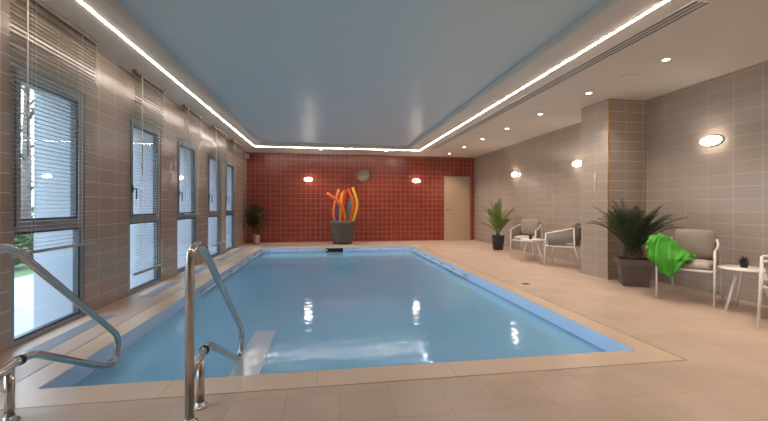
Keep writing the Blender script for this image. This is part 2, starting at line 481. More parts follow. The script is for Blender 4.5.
# submerged stairs and cheek wall at the near left corner
f = MB()
f.box((-.70, PY0 + .001, D + .001), (-.495, 3.77, -.127))
f.build('stair_cheek_wall', 'ledge', None, bevel=.002)
tag(bpy.data.objects['stair_cheek_wall'], 'pale submerged ledge beside the pool steps, under the right handrail', 'pool ledge')
f = MB()
for k in range(5):
    y0 = PY0 + .001 + .28 * k
    f.box((PX0 + .002, y0, D + .001), (-.702, y0 + .28, -.36 - .2 * k))
tag(f.build('pool_steps', 'liner'), 'blue submerged steps going down between the two handrails', 'steps')


# pool wall grab rails
def grab_rail(a, b, nrm, label):
    a = Vector(a); b = Vector(b); nrm = Vector(nrm)
    L = (b - a).length; d = (b - a).normalized()
    root = empty('grab_rail', a); tag(root, label, 'rail', 'grab rails around the deep end of the pool')
    off = nrm * .05
    MB(True).tube([off, off + d * L], .014, 8).build('rail_tube', 'white_plastic', root)
    k = max(2, int(round(L / .75)) + 1)
    for i in range(k):
        p = d * (L * (i + .15) / (k - .7))
        q = MB(); c = p + nrm * .03
        ex = Vector((abs(d.x) * .025 + abs(nrm.x) * .03, abs(d.y) * .025 + abs(nrm.y) * .03, .022))
        q.box(c - ex, c + ex); q.build('bracket', 'grille', root, bevel=.004)
    return root


zr = -.075
grab_rail((PX1 - .004, 10.0, zr), (PX1 - .004, 5.85, zr), (-1, 0, 0), 'pale grab rail on the right pool wall nearest the lounge chairs')
grab_rail((PX0 + .004, 10.0, zr), (PX0 + .004, 5.3, zr), (1, 0, 0), 'pale bracketed grab rail on the left pool wall below the windows')
grab_rail((PX0 + .1, PY1 - .004, zr), (.02, PY1 - .004, zr), (0, -1, 0), 'pale grab rail on the far pool wall left of the skimmer')
grab_rail((.62, PY1 - .004, zr), (PX1 - .1, PY1 - .004, zr), (0, -1, 0), 'pale grab rail on the far pool wall right of the skimmer')

# skimmer
s = empty('skimmer', (.20, PY1 - .004, -.08)); tag(s, 'dark skimmer opening in the far pool wall below the foam noodles', 'skimmer')
f = MB(); f.box((-.26, -.012, -.09), (.26, 0, -.065)); f.box((-.26, -.012, .05), (.26, 0, .07)); f.box((-.26, -.012, -.065), (-.235, 0, .05)); f.box((.235, -.012, -.065), (.26, 0, .05))
f.build('skimmer_frame', 'white_plastic', s, bevel=.003)
f = MB(); f.box((-.235, -.005, -.065), (.235, -.001, .05)); f.build('skimmer_opening', 'dark_hole', s)
# water inlets on the right wall
for (yy, zz, lb) in ((3.86, -.36, 'round grey inlet grate under water near the right corner of the pool'),
                     (5.42, -.32, 'small round inlet grate under water on the right wall farther from the camera'), ):
    s = empty('pool_inlet', (PX1 - .001, yy, zz)); tag(s, lb, 'pool inlet', 'wall inlets under water')
    f = MB(True); f.lathe([(.062, 0), (.062, .008), (.05, .014), (.0, .014)], (0, 0, 0), 24, 'X'); f.build('inlet_plate', 'grille', s)
    f = MB(); 
    for k in range(5): f.box((-.018, -.035, -.03 + k * .014), (-.013, .035, -.025 + k * .014))
    f.build('inlet_slats', 'alu_dark', s)
# deck drain
s = empty('deck_drain', (2.81, 4.87, 0)); tag(s, 'small round drain in the deck right of the pool', 'drain')
f = MB(True); f.lathe([(.065, 0.0), (.065, .003), (.0, .003)], (0, 0, .0), 24); f.build('drain_plate', 'grille', s)
f = MB()
for k in range(5): f.box((-.04, -.034 + k * .015, .003), (.04, -.027 + k * .015, .0045))
f.build('drain_slots', 'black', s)


# ------------------------------------------------------------------ venetian blinds
def blind(y0, y1, zb, label, ztop=2.70, bottom_gap=.034):
    X = -2.28
    root = empty('venetian_blind', (X, (y0 + y1) / 2, ZC)); tag(root, label, 'blind', 'metal venetian blinds along the window wall')
    h = (y1 - y0) / 2
    f = MB(); f.box((-.025, -h, -.04), (.025, h, -.0005)); f.build('head_rail', 'head', root, bevel=.002)
    f = MB(); z = -.06; n_ = 0
    zbot = zb - ZC
    while z > zbot + .02:
        # shallow curved slat
        c = [(-.010, 0.0), (0, .0018), (.010, 0.0)]
        tz = .004
        vs = []
        for yy in (-h + .01, h - .01):
            for (xx, zz) in c: vs.append((xx, yy, z + zz + xx * .06))
        for yy in (-h + .01, h - .01):
            for (xx, zz) in c: vs.append((xx, yy, z + zz + xx * .06 - .0007))
        f.add(vs, [(0, 1, 4, 3), (1, 2, 5, 4), (6, 9, 10, 7), (7, 10, 11, 8), (0, 3, 9, 6), (2, 8, 11, 5), (0, 6, 7, 1), (1, 7, 8, 2), (3, 4, 10, 9), (4, 5, 11, 10)])
        z -= bottom_gap
    f.build('slats', 'blind', root)
    f = MB(); f.box((-.014, -h + .005, zbot - .012), (.014, h - .005, zbot + .012)); f.build('bottom_rail', 'grille', root, bevel=.003)
    for s in (-.55, .55):
        q = MB(); q.tube([(.014, s * h, -.04), (.014, s * h, zbot)], .0016, 5); q.tube([(-.0145, s * h, -.04), (-.0145, s * h, zbot)], .0016, 5)
        q.build('ladder_cord', 'cord', root)
    q = MB(True); q.tube([(.032, -h + .12, -.03), (.034, -h + .12, -1.25)], .005, 8); q.build('tilt_wand', 'cord', root)
    q = MB(True); q.tube([(.03, h - .04, -.03), (.03, h - .04, -.42)], .0018, 5); q.lathe([(.0, 0), (.008, .004), (.012, .03), (.003, .045), (0, .045)], (.03, h - .04, -.465), 10)
    q.build('pull_cord', 'cord', root)
    return root


blind(3.05, 4.06, .74, 'venetian blind lowered over the upper part of the nearest window')
blind(4.80, 5.59, .28, 'venetian blind lowered almost to the deck on the second window')
blind(6.33, 7.12, .97, 'venetian blind lowered to mid height on the third window')
blind(7.86, 8.82, .30, 'venetian blind lowered almost to the deck on the fourth window')
blind(9.38, 10.35, 2.55, 'venetian blind pulled up under the ceiling at the farthest window', bottom_gap=.008)

# floor grilles before the windows
for i, (a, b) in enumerate(WIN):
    g_ = empty('floor_grille', (-2.175, (a + b) / 2 - .05, 0))
    tag(g_, 'narrow grey floor grille in front of the %s window' % ['nearest', 'second', 'third', 'fourth', 'farthest'][i], 'floor grille', 'floor grilles below the windows')
    h = .46
    f = MB(); f.box((-.075, -h, .0), (-.068, h, .004)); f.box((.068, -h, .0), (.075, h, .004)); f.box((-.068, -h, 0), (.068, -h + .008, .004)); f.box((-.068, h - .008, 0), (.068, h, .004))
    f.build('grille_frame', 'grille', g_)
    f = MB()
    for k in range(9): f.box((-.062 + k * .0145, -h + .008, .0), (-.055 + k * .0145, h - .008, .0035))
    f.build('grille_bars', 'grille', g_)


# ------------------------------------------------------------------ handrails
def handrail():
    root = empty('pool_handrail', (-.685, 2.0, 0))
    f = MB(True); r = .0215; oy = -2.0
    P = [(0, 1.985, .008), (0, 1.985, .885), (0, 2.15, .895), (0, 3.14, .09), (0, 3.10, -.115), (0, 2.93, -.055), (0, 2.30, .285), (0, 2.20, .29), (0, 2.005, .245)]
    P = [(x, y + oy, z) for x, y, z in P]
    path = fillet(P[:3], .10, 8)[:-1] + fillet([P[1], P[2], P[3]], .10, 8)[1:-1]
    full = fillet(P, .085, 9)
    f.tube(full, r, 18); f.build('rail_tube', 'steel', root)
    f = MB(True); f.tube([(0, .145, .008), (0, .145, .27)], .0205, 16); f.build('post', 'steel', root)
    for yy in (-.015, .145):
        f = MB(True); f.lathe([(.042, 0), (.042, .004), (.038, .01), (.024, .012), (.024, .03), (.0216, .03)], (0, yy, 0.0), 28); f.build('floor_flange', 'steel', root)
    f = MB(True); f.lathe([(.0225, -.012), (.0265, -.010), (.0265, .010), (.0225, .012)], (0, 0, 0), 20, 'Y')
    c = f.build('clamp', 'black', root); c.location = (0, .21, .286)
    return root


hr = handrail()
tag(hr, 'bent steel handrail right of the pool steps, its tall post standing on the deck', 'handrail', 'steel handrails at the pool steps')
hr2 = copy_tree(hr); hr2.location = (-1.60, 2.0, 0)
hr2['label'] = 'bent steel handrail left of the pool steps, cut by the left edge of the photo'


# ------------------------------------------------------------------ wall lights
def sconce(loc, rz, label, group, s=1.0):
    root = empty('wall_light', loc, rz); tag(root, label, 'wall light', group)
    f = MB(True); f.lathe([(.100 * s, 0), (.100 * s, .02), (.092 * s, .026), (0, .026)], (0, 0, 0), 32, 'Y', 1.35, .68)
    f.build('base', 'white_plastic', root)
    f = MB(True); pr = [(.088 * s, .0262)]
    for k in range(1, 9):
        a = k / 8 * pi / 2; pr.append((.092 * s * cos(a) ** .6 if k < 8 else 0, .03 + .055 * sin(a)))
    f.lathe(pr, (0, 0, 0), 32, 'Y', 1.38, .64); f.build('glass_shade', 'glow', root)
    return root


sconce((-.57, YB, 1.94), 0, 'oval glowing wall light on the red wall left of the clock', 'oval wall lights')
sconce((2.86, YB, 1.94), 0, 'oval glowing wall light on the red wall between the clock and the door', 'oval wall lights')
sconce((XR, 3.97, 1.945), -pi / 2, 'oval glowing wall light on the taupe wall above the green towel chair', 'oval wall lights')
sconce((XR, 6.48, 1.945), -pi / 2, 'oval glowing wall light just behind the tiled column', 'oval wall lights')
sconce((XR, 8.89, 1.945), -pi / 2, 'oval glowing wall light on the taupe wall nearest the door', 'oval wall lights')


# ------------------------------------------------------------------ downlights
def downlight(loc, label):
    root = empty('downlight', loc); tag(root, label, 'ceiling light', 'recessed ceiling downlights')
    f = MB(True); f.lathe([(.048, 0.0), (.048, -.003), (.036, -.005), (.034, 0.0)], (0, 0, 0), 24); f.build('trim_ring', 'white_plastic', root)
    f = MB(); f.lathe([(.033, -.0005), (.033, -.002), (0, -.002)], (0, 0, 0), 24); f.build('lens', 'lens', root)
    ld = bpy.data.lights.new('downlight_beam', 'SPOT'); ld.energy = SPOT; ld.spot_size = radians(118); ld.spot_blend = .7
    ld.color = (1.0, .88, .76); ld.shadow_soft_size = .03
    lo = bpy.data.objects.new('downlight_beam', ld); C.objects.link(lo); lo.parent = root; lo.location = (0, 0, -.01)
    return root


names = ['above the chair with the green towel', 'just in front of the tiled column', 'just past the tiled column', 'above the farther pair of lounge chairs',
         'beyond the farther pair of lounge chairs', 'above the slim green palm', 'nearest the beige door']
for k in range(7):
    downlight((3.72, 3.55 + k * 1.215, ZC), 'small round recessed ceiling light ' + names[k])
for k, yy in enumerate((2.33, 1.1, -.12)):  # unseen downlights added to brighten the near deck
    downlight((3.72, yy, ZC), 'added ceiling light for the near deck, out of the frame, ' + ['just right of the viewpoint', 'level with the viewpoint', 'behind the viewpoint'][k])
downlight((-.18, 10.72, ZC), 'small round recessed ceiling light over the far deck above the left wall light')
downlight((1.72, 10.72, ZC), 'small round recessed ceiling light over the far deck right of the clock')

# slot diffuser
s = empty('slot_diffuser', (2.96, 6.3, ZC)); tag(s, 'long narrow slot air diffuser in the ceiling beside the light strip', 'air vent')
f = MB()
L0, L1 = 2.50 - 6.3, 10.05 - 6.3
for x0 in (-.085, -.030, .018, .070): f.box((x0, L0, -.004), (x0 + .012, L1, -.0003))
f.box((-.085, L0 - .012, -.004), (.082, L0, -.0003)); f.box((-.085, L1, -.004), (.082, L1 + .012, -.0003))
f.build('diffuser_frame', 'white_plastic', s)
f = MB()
for x0, x1 in ((-.073, -.03), (-.018, .018), (.03, .07)): f.box((x0, L0, -.0015), (x1, L1, -.0002))
f.build('slots', 'slot', s)
# ceiling speaker / detector
s = empty('ceiling_detector', (3.74, 4.10, ZC)); tag(s, 'flat round pale ceiling detector between two downlights', 'detector')
f = MB(True); f.lathe([(.09, 0), (.088, -.008), (.075, -.013), (0, -.014)], (0, 0, 0), 28); f.build('cover', 'soffit', s)
s = empty('corner_sensor', (-2.33, 11.45, 2.60)); tag(s, 'small white sensor on the left wall in the far corner under the ceiling', 'sensor')
f = MB(); f.box((-.07, -.05, -.06), (.02, .05, .06)); f.build('sensor_body', 'white_plastic', s, bevel=.012)
f = MB(True); f.lathe([(.03, 0), (.026, .014), (0, .02)], (0, -.05, -.01), 16, 'Y'); f.build('sensor_lens', 'clock_rim', s)

# thermometer on the column, switch plate on far wall
s = empty('wall_thermometer', (4.2, 5.227, 1.505)); tag(s, 'thin vertical thermometer mounted on the tiled column', 'thermometer')
f = MB(); f.box((-.012, -.022, -.135), (0, .022, .135)); f.build('backplate', 'clock_face', s, bevel=.004)
f = MB(True); f.tube([(-.014, 0, -.10), (-.014, 0, .11)], .005, 8); f.lathe([(0, 0), (.009, .004), (.009, .012), (0, .016)], (-.012, 0, -.112), 10); f.build('glass_tube', 'white_plastic', s)
s = empty('notice_plate', (XR, 9.78, 1.86)); tag(s, 'faint upright plate on the taupe wall near the beige door', 'wall plate')
f = MB(); f.box((-.01, -.06, -.2), (0, .06, .2)); f.build('plate', 'cushion', s, bevel=.003)
f = MB(); f.box((-.012, -.045, -.18), (-.01, .045, .18)); f.build('plate_insert', 'tile_yz', s)

# ------------------------------------------------------------------ clock
s = empty('wall_clock', (1.135, YB, 2.085)); tag(s, 'round beige wall clock centred on the red tiled wall', 'clock')
f = MB(True); f.lathe([(.205, 0), (.210, .02), (.205, .04), (.188, .044), (.184, .032)], (0, 0, 0), 48, 'Y'); f.build('rim', 'clock_rim', s)
f = MB(); f.lathe([(.187, .024), (.187, .030), (0, .030)], (0, 0, 0), 48, 'Y'); f.build('dial', 'clock_face', s)
for k in range(12):
    f = MB()
    a = k * pi / 6; r0, r1 = (.135 if k % 3 == 0 else .15), .172; wd = .009
    dx, dz = sin(a), cos(a); nx, nz = cos(a), -sin(a)
    vs = []
    for yy in (-.0335, -.0301):
        for rr, ss in ((r0, -1), (r0, 1), (r1, 1), (r1, -1)): vs.append((dx * rr + nx * wd * ss * .6, yy, dz * rr + nz * wd * ss * .6))
    f.add(vs, [(0, 1, 2, 3), (7, 6, 5, 4), (0, 4, 5, 1), (1, 5, 6, 2), (2, 6, 7, 3), (3, 7, 4, 0)])
    f.build('hour_mark', 'black', s)
for a, L in ((-1.05, .10), (1.15, .15)):
    f = MB(); f.tube([(-sin(a) * .02, -.037, -cos(a) * .02), (sin(a) * L, -.037, cos(a) * L)], .005, 6); f.build('hand', 'black', s)


# ------------------------------------------------------------------ lounge chairs
def arm_path(n=9):
    half = [(.285, -.26, .615), (.28, -.10, .645), (.258, .06, .685), (.205, .19, .725), (.11, .255, .745), (0, .272, .75)]
    full = [(-x, y, z) for x, y, z in half] + [(x, y, z) for x, y, z in reversed(half[:-1])]
    return smoothpath(full, n)


def chair():
    root = empty('lounge_chair', (0, 0, 0))
    f = MB(True)
    f.tube(arm_path(), .013, 10)
    f.build('arm_rail', 'white_metal', root)
    f = MB(True)
    sp_ = fillet([(-.26, 0, .385), (-.26, -.27, .385), (.26, -.27, .385), (.26, .23, .385), (-.26, .23, .385), (-.26, -.001, .385)], .06, 6)
    f.tube(sp_[:-1], .013, 10, closed=True)
    f.build('seat_frame', 'white_metal', root)
    for sx in (-1, 1):
        f = MB(True); f.tube([(sx * .285, -.285, .005), (sx * .285, -.26, .615)], [.010, .0135], 12); f.build('leg', 'white_metal', root)
    for sx in (-1, 1):
        f = MB(True); f.tube([(sx * .26, .33, .005), (sx * .256, .215, .40), (sx * .225, .20, .722)], [.010, .0125, .0115], 12); f.build('leg', 'white_metal', root)
    # rope weave: cords from the arm rail down to the seat frame
    ap = arm_path(10); f = MB(True); n_ = len(ap); m_ = 0
    tot = [0]
    for i in range(1, n_): tot.append(tot[-1] + (ap[i] - ap[i - 1]).length)
    K = 96
    for k in range(K):
        s_ = tot[-1] * (k + 1.2) / (K + 1.4)
        i = max(j for j in range(n_) if tot[j] <= s_); i = min(i, n_ - 2)
        t_ = (s_ - tot[i]) / (tot[i + 1] - tot[i]); p = ap[i].lerp(ap[i + 1], t_)
        q = Vector((max(-.262, min(.262, p.x * .93)), max(-.24, min(.235, p.y * .85)), .385))
        mid = (p + q) / 2 + Vector((p.x * .06, max(0, p.y) * .06, 0))
        f.tube([p, mid, q], .0068, 5)
    f.build('rope_weave', 'rope', root)
    f = MB(True); f.pillow((0, -.02, .435), (.50, .50, .095), .28, 0, .03); f.build('seat_cushion', 'seat_fab', root)
    f = MB(True); f.pillow((0, .15, .65), (.46, .37, .16), .28, radians(76), .06); f.build('back_cushion', 'cushion', root)
    return root


def face(fx, fy): return atan2(fx, -fy)


CH = dict(C=((4.29, 3.77), 210), A=((4.28, 7.35), 219), B=((4.36, 6.22), 132), D=((4.19, 2.65), 125.4))
grp = 'rope lounge chairs on the deck'
chC = chair(); chC.scale = (.92, 1, 1)
def put(o, k):
    (x, y), a = CH[k]; o.location = (x, y, 0); o.rotation_euler[2] = face(cos(radians(a)), sin(radians(a)))
put(chC, 'C')
tag(chC, 'lounge chair with taupe cushions and the green towel on its arm', 'chair', grp)
chA = copy_tree(chC); put(chA, 'A')
chA['label'] = 'far lounge chair between the slim palm and the small table'
chB = copy_tree(chC); put(chB, 'B')
chB['label'] = 'lounge chair seen from the side, right of the far table and next to the column'
chD = copy_tree(chC); put(chD, 'D')
chD['label'] = 'lounge chair cut by the right edge of the photo, beside the near table'


def table():
    root = empty('side_table', (0, 0, 0))
    f = MB(True); f.lathe([(.0, .440), (.215, .440), (.228, .446), (.23, .452), (.228, .458), (.0, .460)], (0, 0, 0), 40); f.build('table_top', 'white_metal', root)
    for k in range(3):
        a = radians(175 + 120 * k)
        f = MB(True); f.tube([(cos(a) * .235, sin(a) * .235, .004), (cos(a) * .09, sin(a) * .09, .44)], [.011, .015], 12); f.build('leg', 'white_metal', root)
    return root


T2 = (4.385, 3.25); T1 = (4.06, 6.80)
tb = table(); tb.location = (T2[0], T2[1], 0); tag(tb, 'small round white table with the little potted plant on it', 'table', 'round side tables')
tb2 = copy_tree(tb); tb2.location = (T1[0], T1[1], 0); tb2['label'] = 'small round white table with the dark cup, between the two far chairs'

c = empty('dark_cup', (T1[0] - .06, T1[1] - .04, .46)); tag(c, 'small dark cup standing on the far round table', 'cup')
f = MB(True); f.lathe([(0, .0), (.03, .0), (.038, .09), (.034, .09), (.027, .008), (0, .008)], (0, 0, 0), 20); f.build('cup_body', 'black', c)
f = MB(True); f.lathe([(0, .06), (.031, .06), (.031, .064), (0, .066)], (0, 0, 0), 16); f.build('candle', 'soil', c)
c = empty('potted_succulent', (T2[0], T2[1] + .02, .46)); c.scale = (.78, .78, .85); tag(c, 'tiny green plant in a black pot on the near round table', 'plant')
f = MB(True); f.lathe([(0, 0), (.036, 0), (.05, .07), (.052, .075), (.046, .075), (.044, .06), (0, .06)], (0, 0, 0), 20); f.build('pot', 'black', c)
f = MB()
rnd = random.Random(4)
for k in range(26):
    a = k * 2.4; e = .25 + .75 * (k / 26); L = .05 + .05 * (k / 26)
    d0 = Vector((cos(a) * (1 - e * .8), sin(a) * (1 - e * .8), e)).normalized(); s0 = Vector((-sin(a), cos(a), 0)) * .010
    b0 = Vector((cos(a) * .012, sin(a) * .012, .058)); u0 = d0.cross(s0).normalized() * .004
    m0 = b0 + d0 * L * .5; e0 = b0 + d0 * L
    f.add([b0, m0 + s0, e0, m0 - s0, m0 + u0], [(0, 1, 4), (1, 2, 4), (2, 3, 4), (3, 0, 4), (0, 3, 2, 1)])
f.build('leaves', 'leaf_dark', c)


# ------------------------------------------------------------------ towel
def towel():
    # columns of cloth from the outside of the arm (left) to the middle of the seat (right); each runs from behind/inside to the front
    cols = [
        (-.41, [(.04, .60), (.0, .64), (-.09, .665), (-.19, .66), (-.25, .63), (-.26, .60)]),
        (-.36, [(.08, .61), (.0, .69), (-.10, .735), (-.22, .71), (-.31, .63), (-.31, .56)]),
        (-.30, [(.08, .64), (.0, .725), (-.12, .745), (-.26, .70), (-.335, .58), (-.335, .47)]),
        (-.23, [(.06, .60), (.0, .70), (-.12, .72), (-.27, .675), (-.35, .48), (-.345, .30)]),
        (-.14, [(.06, .56), (.0, .64), (-.12, .64), (-.26, .58), (-.335, .45), (-.34, .30)]),
        (-.06, [(.05, .53), (.0, .57), (-.12, .56), (-.25, .535), (-.315, .46), (-.32, .36)]),
        (.03, [(.02, .515), (-.03, .525), (-.12, .53), (-.22, .52), (-.29, .495), (-.31, .44)]),
        (.12, [(-.06, .505), (-.09, .51), (-.14, .515), (-.19, .515), (-.24, .51), (-.27, .505)])]
    NV = 6; rows = []
    for x, pr in cols: rows.append(smoothpath([(x if x < 0 else x * .6, a, b) for a, b in pr], NV))
    nv = len(rows[0]); full = []
    lines = [smoothpath([r[j] for r in rows], 7) for j in range(nv)]
    nu = len(lines[0]); vs = []; fs = []
    for j in range(nv):
        v = j / (nv - 1)
        for i in range(nu):
            u = i / (nu - 1); p = lines[j][i].copy()
            fold = sin(u * 38 + v * 6.0 + 2 * sin(v * 4)) * .7 + sin(u * 66 - v * 7.5) * .35 + .45 * sin(v * 19 + u * 11)
            amp = .040 + .026 * v
            p.y -= max(0, fold) * amp * (1 if v > .45 else .4); p.z += max(0, fold) * (.034 if v < .55 else .004)
            p.z += (v ** 3) * .035 * sin(u * 15 + 1); p.x += .015 * sin(v * 9 + u * 12)
            vs.append(p)
    for j in range(nv - 1):
        for i in range(nu - 1):
            a = j * nu + i; fs.append((a, a + 1, a + nu + 1, a + nu))
    f = MB(True); f.add(vs, fs)
    ob = f.build('green_towel', 'towel')
    so = ob.modifiers.new('solid', 'SOLIDIFY'); so.thickness = .008; so.offset = 1
    ss = ob.modifiers.new('sub', 'SUBSURF'); ss.levels = 1; ss.render_levels = 1
    return ob


tw = towel(); tw.location = chC.location; tw.rotation_euler = chC.rotation_euler; tw.scale = (.92, 1, 1)
tag(tw, 'bright green towel draped over the arm of the near lounge chair', 'towel')


# ------------------------------------------------------------------ plants
def frond(f, base, az, L, rise, droop, nl=22, ll=.20, lw=.012, twist=0.0, seed=0, leafang=.9, vshape=.25):
    """feather leaf: rachis curve with leaflets on both sides"""
    rn = random.Random(seed)
    h = Vector((cos(az), sin(az), 0)); pts = []
    p = Vector(base); ang = rise; steps = 14
    for i in range(steps + 1):
        pts.append(p.copy()); d = h * cos(ang) + Vector((0, 0, 1)) * sin(ang)
        p = p + d * (L / steps); ang -= droop / steps * (0.5 + 1.0 * i / steps)
    f.tube(pts, [.008 * (1 - .8 * i / steps) + .0015 for i in range(steps + 1)], 5)
    for k in range(nl):
        t_ = .14 + .86 * (k + .5) / nl; fi = t_ * steps; i = min(int(fi), steps - 1); q = pts[i].lerp(pts[i + 1], fi - i)
        tan = (pts[i + 1] - pts[i]).normalized(); side = tan.cross(Vector((0, 0, 1)))
        if side.length < .1: side = Vector((-sin(az), cos(az), 0))
        side.normalize(); nrm = side.cross(tan)
        w_ = math.sin(pi * min(1, .18 + t_ * .80)) ** .6 * ll * (.9 + .2 * rn.random())
        for sgn in (-1, 1):
            dd = (side * sgn * sin(leafang) + tan * cos(leafang) + nrm * (vshape + .12 * (rn.random() - .5))).normalized()
            b2 = dd.cross(nrm).normalized() * lw
            m1 = q + dd * w_ * .45; e1 = q + dd * w_ - Vector((0, 0, 1)) * w_ * .12
            f.add([q - b2 * .3, q + b2 * .3, m1 + b2, e1, m1 - b2, m1 + nrm * lw * .35], [(0, 1, 5), (1, 2, 5), (2, 3, 5), (3, 4, 5), (4, 0, 5)])


# big dark palm by the column
px_, py_ = 4.295, 4.60
P = empty('potted_palm', (px_, py_, 0)); tag(P, 'big dark green palm in a square brown planter before the column', 'plant')
f = MB()
def sq(w_, z):
    a = radians(-32)
    return [(x * cos(a) - y * sin(a), x * sin(a) + y * cos(a), z) for x, y in ((-w_, -w_), (w_, -w_), (w_, w_), (-w_, w_))]
def loft(f, rings):
    vs = []; fs = []
    for r in rings: vs += r
    for j in range(len(rings) - 1):
        for i in range(4):
            k = (i + 1) % 4; fs.append((j * 4 + i, j * 4 + k, (j + 1) * 4 + k, (j + 1) * 4 + i))
    fs.append((3, 2, 1, 0)); b = (len(rings) - 1) * 4; fs.append((b, b + 1, b + 2, b + 3)); f.add(vs, fs)
loft(f, [sq(.15, .001), sq(.18, .28), sq(.198, .28), sq(.205, .375), sq(.18, .375), sq(.175, .34)])
f.build('planter', 'pot_brown', P, bevel=.004)
f = MB(); loft(f, [sq(.172, .341), sq(.172, .348)]); f.build('soil', 'soil', P)
f = MB(True); f.tube([(0, 0, .349), (.0, .0, .42), (0, 0, .50)], [.085, .10, .05], 16)
for k in range(30):
    a = k * 2.4; z = .36 + k * .0045; 
    f.tube([(cos(a) * .07, sin(a) * .07, z), (cos(a) * .125, sin(a) * .125, z + .06)], [.018, .006], 5)
f.build('trunk', 'bark', P)
f = MB(); rn = random.Random(3)
for k in range(54):
    az = k * 2.399; t_ = k / 54
    frond(f, (cos(az) * .03, sin(az) * .03, .46), az + rn.uniform(-.2, .2), rn.uniform(.60, .84), radians(56 + 30 * t_), radians(44 + 30 * rn.random()) * (1.15 - .5 * t_), 24, .15, .0045, seed=k, leafang=.68)
def press(v, a, lim):            # leaves bend softly before a wall
    return v if v < a else a + (lim - a) * (1 - math.exp(-(v - a) / (lim - a)))
f.v = [(press(x, .15, .54), press(y, .08, .335), max(z, .40 if abs(x) + abs(y) < .3 else .2)) for x, y, z in f.v]
f.build('fronds', 'leaf_dark', P)

# slim palm by the right wall
P = empty('potted_palm', (4.36, 8.90, 0)); tag(P, 'slim light green palm in a tapered black pot by the taupe wall', 'plant')
f = MB(True); f.lathe([(0, .001), (.125, .001), (.165, .36), (.17, .37), (.155, .37), (.15, .33), (0, .33)], (0, 0, 0), 32); f.build('pot', 'pot_dark', P)
f = MB(); f.lathe([(0, .331), (.149, .331), (.149, .337), (0, .337)], (0, 0, 0), 24); f.build('soil', 'soil', P)
f = MB(True)
for k in range(5):
    a = k * 1.26; f.tube([(cos(a) * .03, sin(a) * .03, .338), (cos(a) * .04, sin(a) * .04, .48)], [.014, .008], 6)
f.build('stems', 'bark', P)
f = MB(); rn = random.Random(9)
for (az, L, rise, dr) in ((3.3, .78, 83, 24), (4.5, .80, 86, 20), (2.6, .74, 74, 40), (3.8, .66, 64, 50), (5.4, .70, 70, 40), (0.3, .60, 76, 30),
                          (5.9, .56, 60, 45), (3.0, .5, 48, 60), (1.2, .62, 80, 30), (4.9, .56, 56, 55), (2.0, .5, 62, 45), (4.1, .72, 80, 30), (3.5, .62, 70, 20)):
    frond(f, (cos(az) * .03, sin(az) * .03, .42), az, L * 1.13, radians(rise), radians(dr) * .9, 30, .19, .0075, seed=int(az * 10), leafang=.62)
f.build('fronds', 'leaf_mid', P)

# leafy plant in the far left corner
P = empty('potted_ficus', (-2.04, 11.2, 0)); tag(P, 'leafy dark plant in a pale pot in the far left corner', 'plant')
f = MB(True); f.lathe([(0, .001), (.075, .001), (.09, .04), (.095, .26), (.09, .28), (.08, .28), (.08, .25), (0, .25)], (0, 0, 0), 28); f.build('pot', 'pot_pale', P)
f = MB(); f.lathe([(0, .251), (.079, .251), (.079, .256), (0, .256)], (0, 0, 0), 20); f.build('soil', 'soil', P)
f = MB(True); rn = random.Random(5)
tips = []
for k in range(7):
    a = k * .9; top = Vector((-.12 + .20 * cos(a) * rn.uniform(.5, 1), .12 * sin(a), rn.uniform(.92, 1.26)))
    top.y = max(-.2, min(.15, top.y))
    pts = smoothpath([(0, 0, .25), (0.0 + .01 * cos(a), .01 * sin(a), .5), (top.x * .6, top.y * .6, .72), top], 5)
    f.tube(pts, [.010 - .006 * i / (len(pts) - 1) for i in range(len(pts))], 6); tips.append(pts)
f.build('stem', 'bark', P)
f = MB()
for pts in tips:
    for k in range(90):
        t_ = rn.uniform(.5, 1.0); q = pts[min(int(t_ * (len(pts) - 1)), len(pts) - 1)] + Vector((rn.gauss(0, .10), rn.gauss(0, .05), rn.gauss(0, .07)))
        q.x = max(-.27, q.x); q.y = min(.18, q.y)
        a = rn.uniform(0, 2 * pi); d0 = Vector((cos(a), sin(a), rn.uniform(-.7, .4))).normalized(); L = rn.uniform(.08, .13)
        if q.x < -.12: d0.x = abs(d0.x)
        s0 = d0.cross(Vector((0, 0, 1))).normalized() * L * .27; u0 = Vector((0, 0, -.008))
        f.add([q, q + d0 * L * .45 + s0, q + d0 * L, q + d0 * L * .45 - s0, q + d0 * L * .5 + u0], [(0, 1, 4), (1, 2, 4), (2, 3, 4), (3, 0, 4)])
f.build('foliage', 'leaf_fic', P)

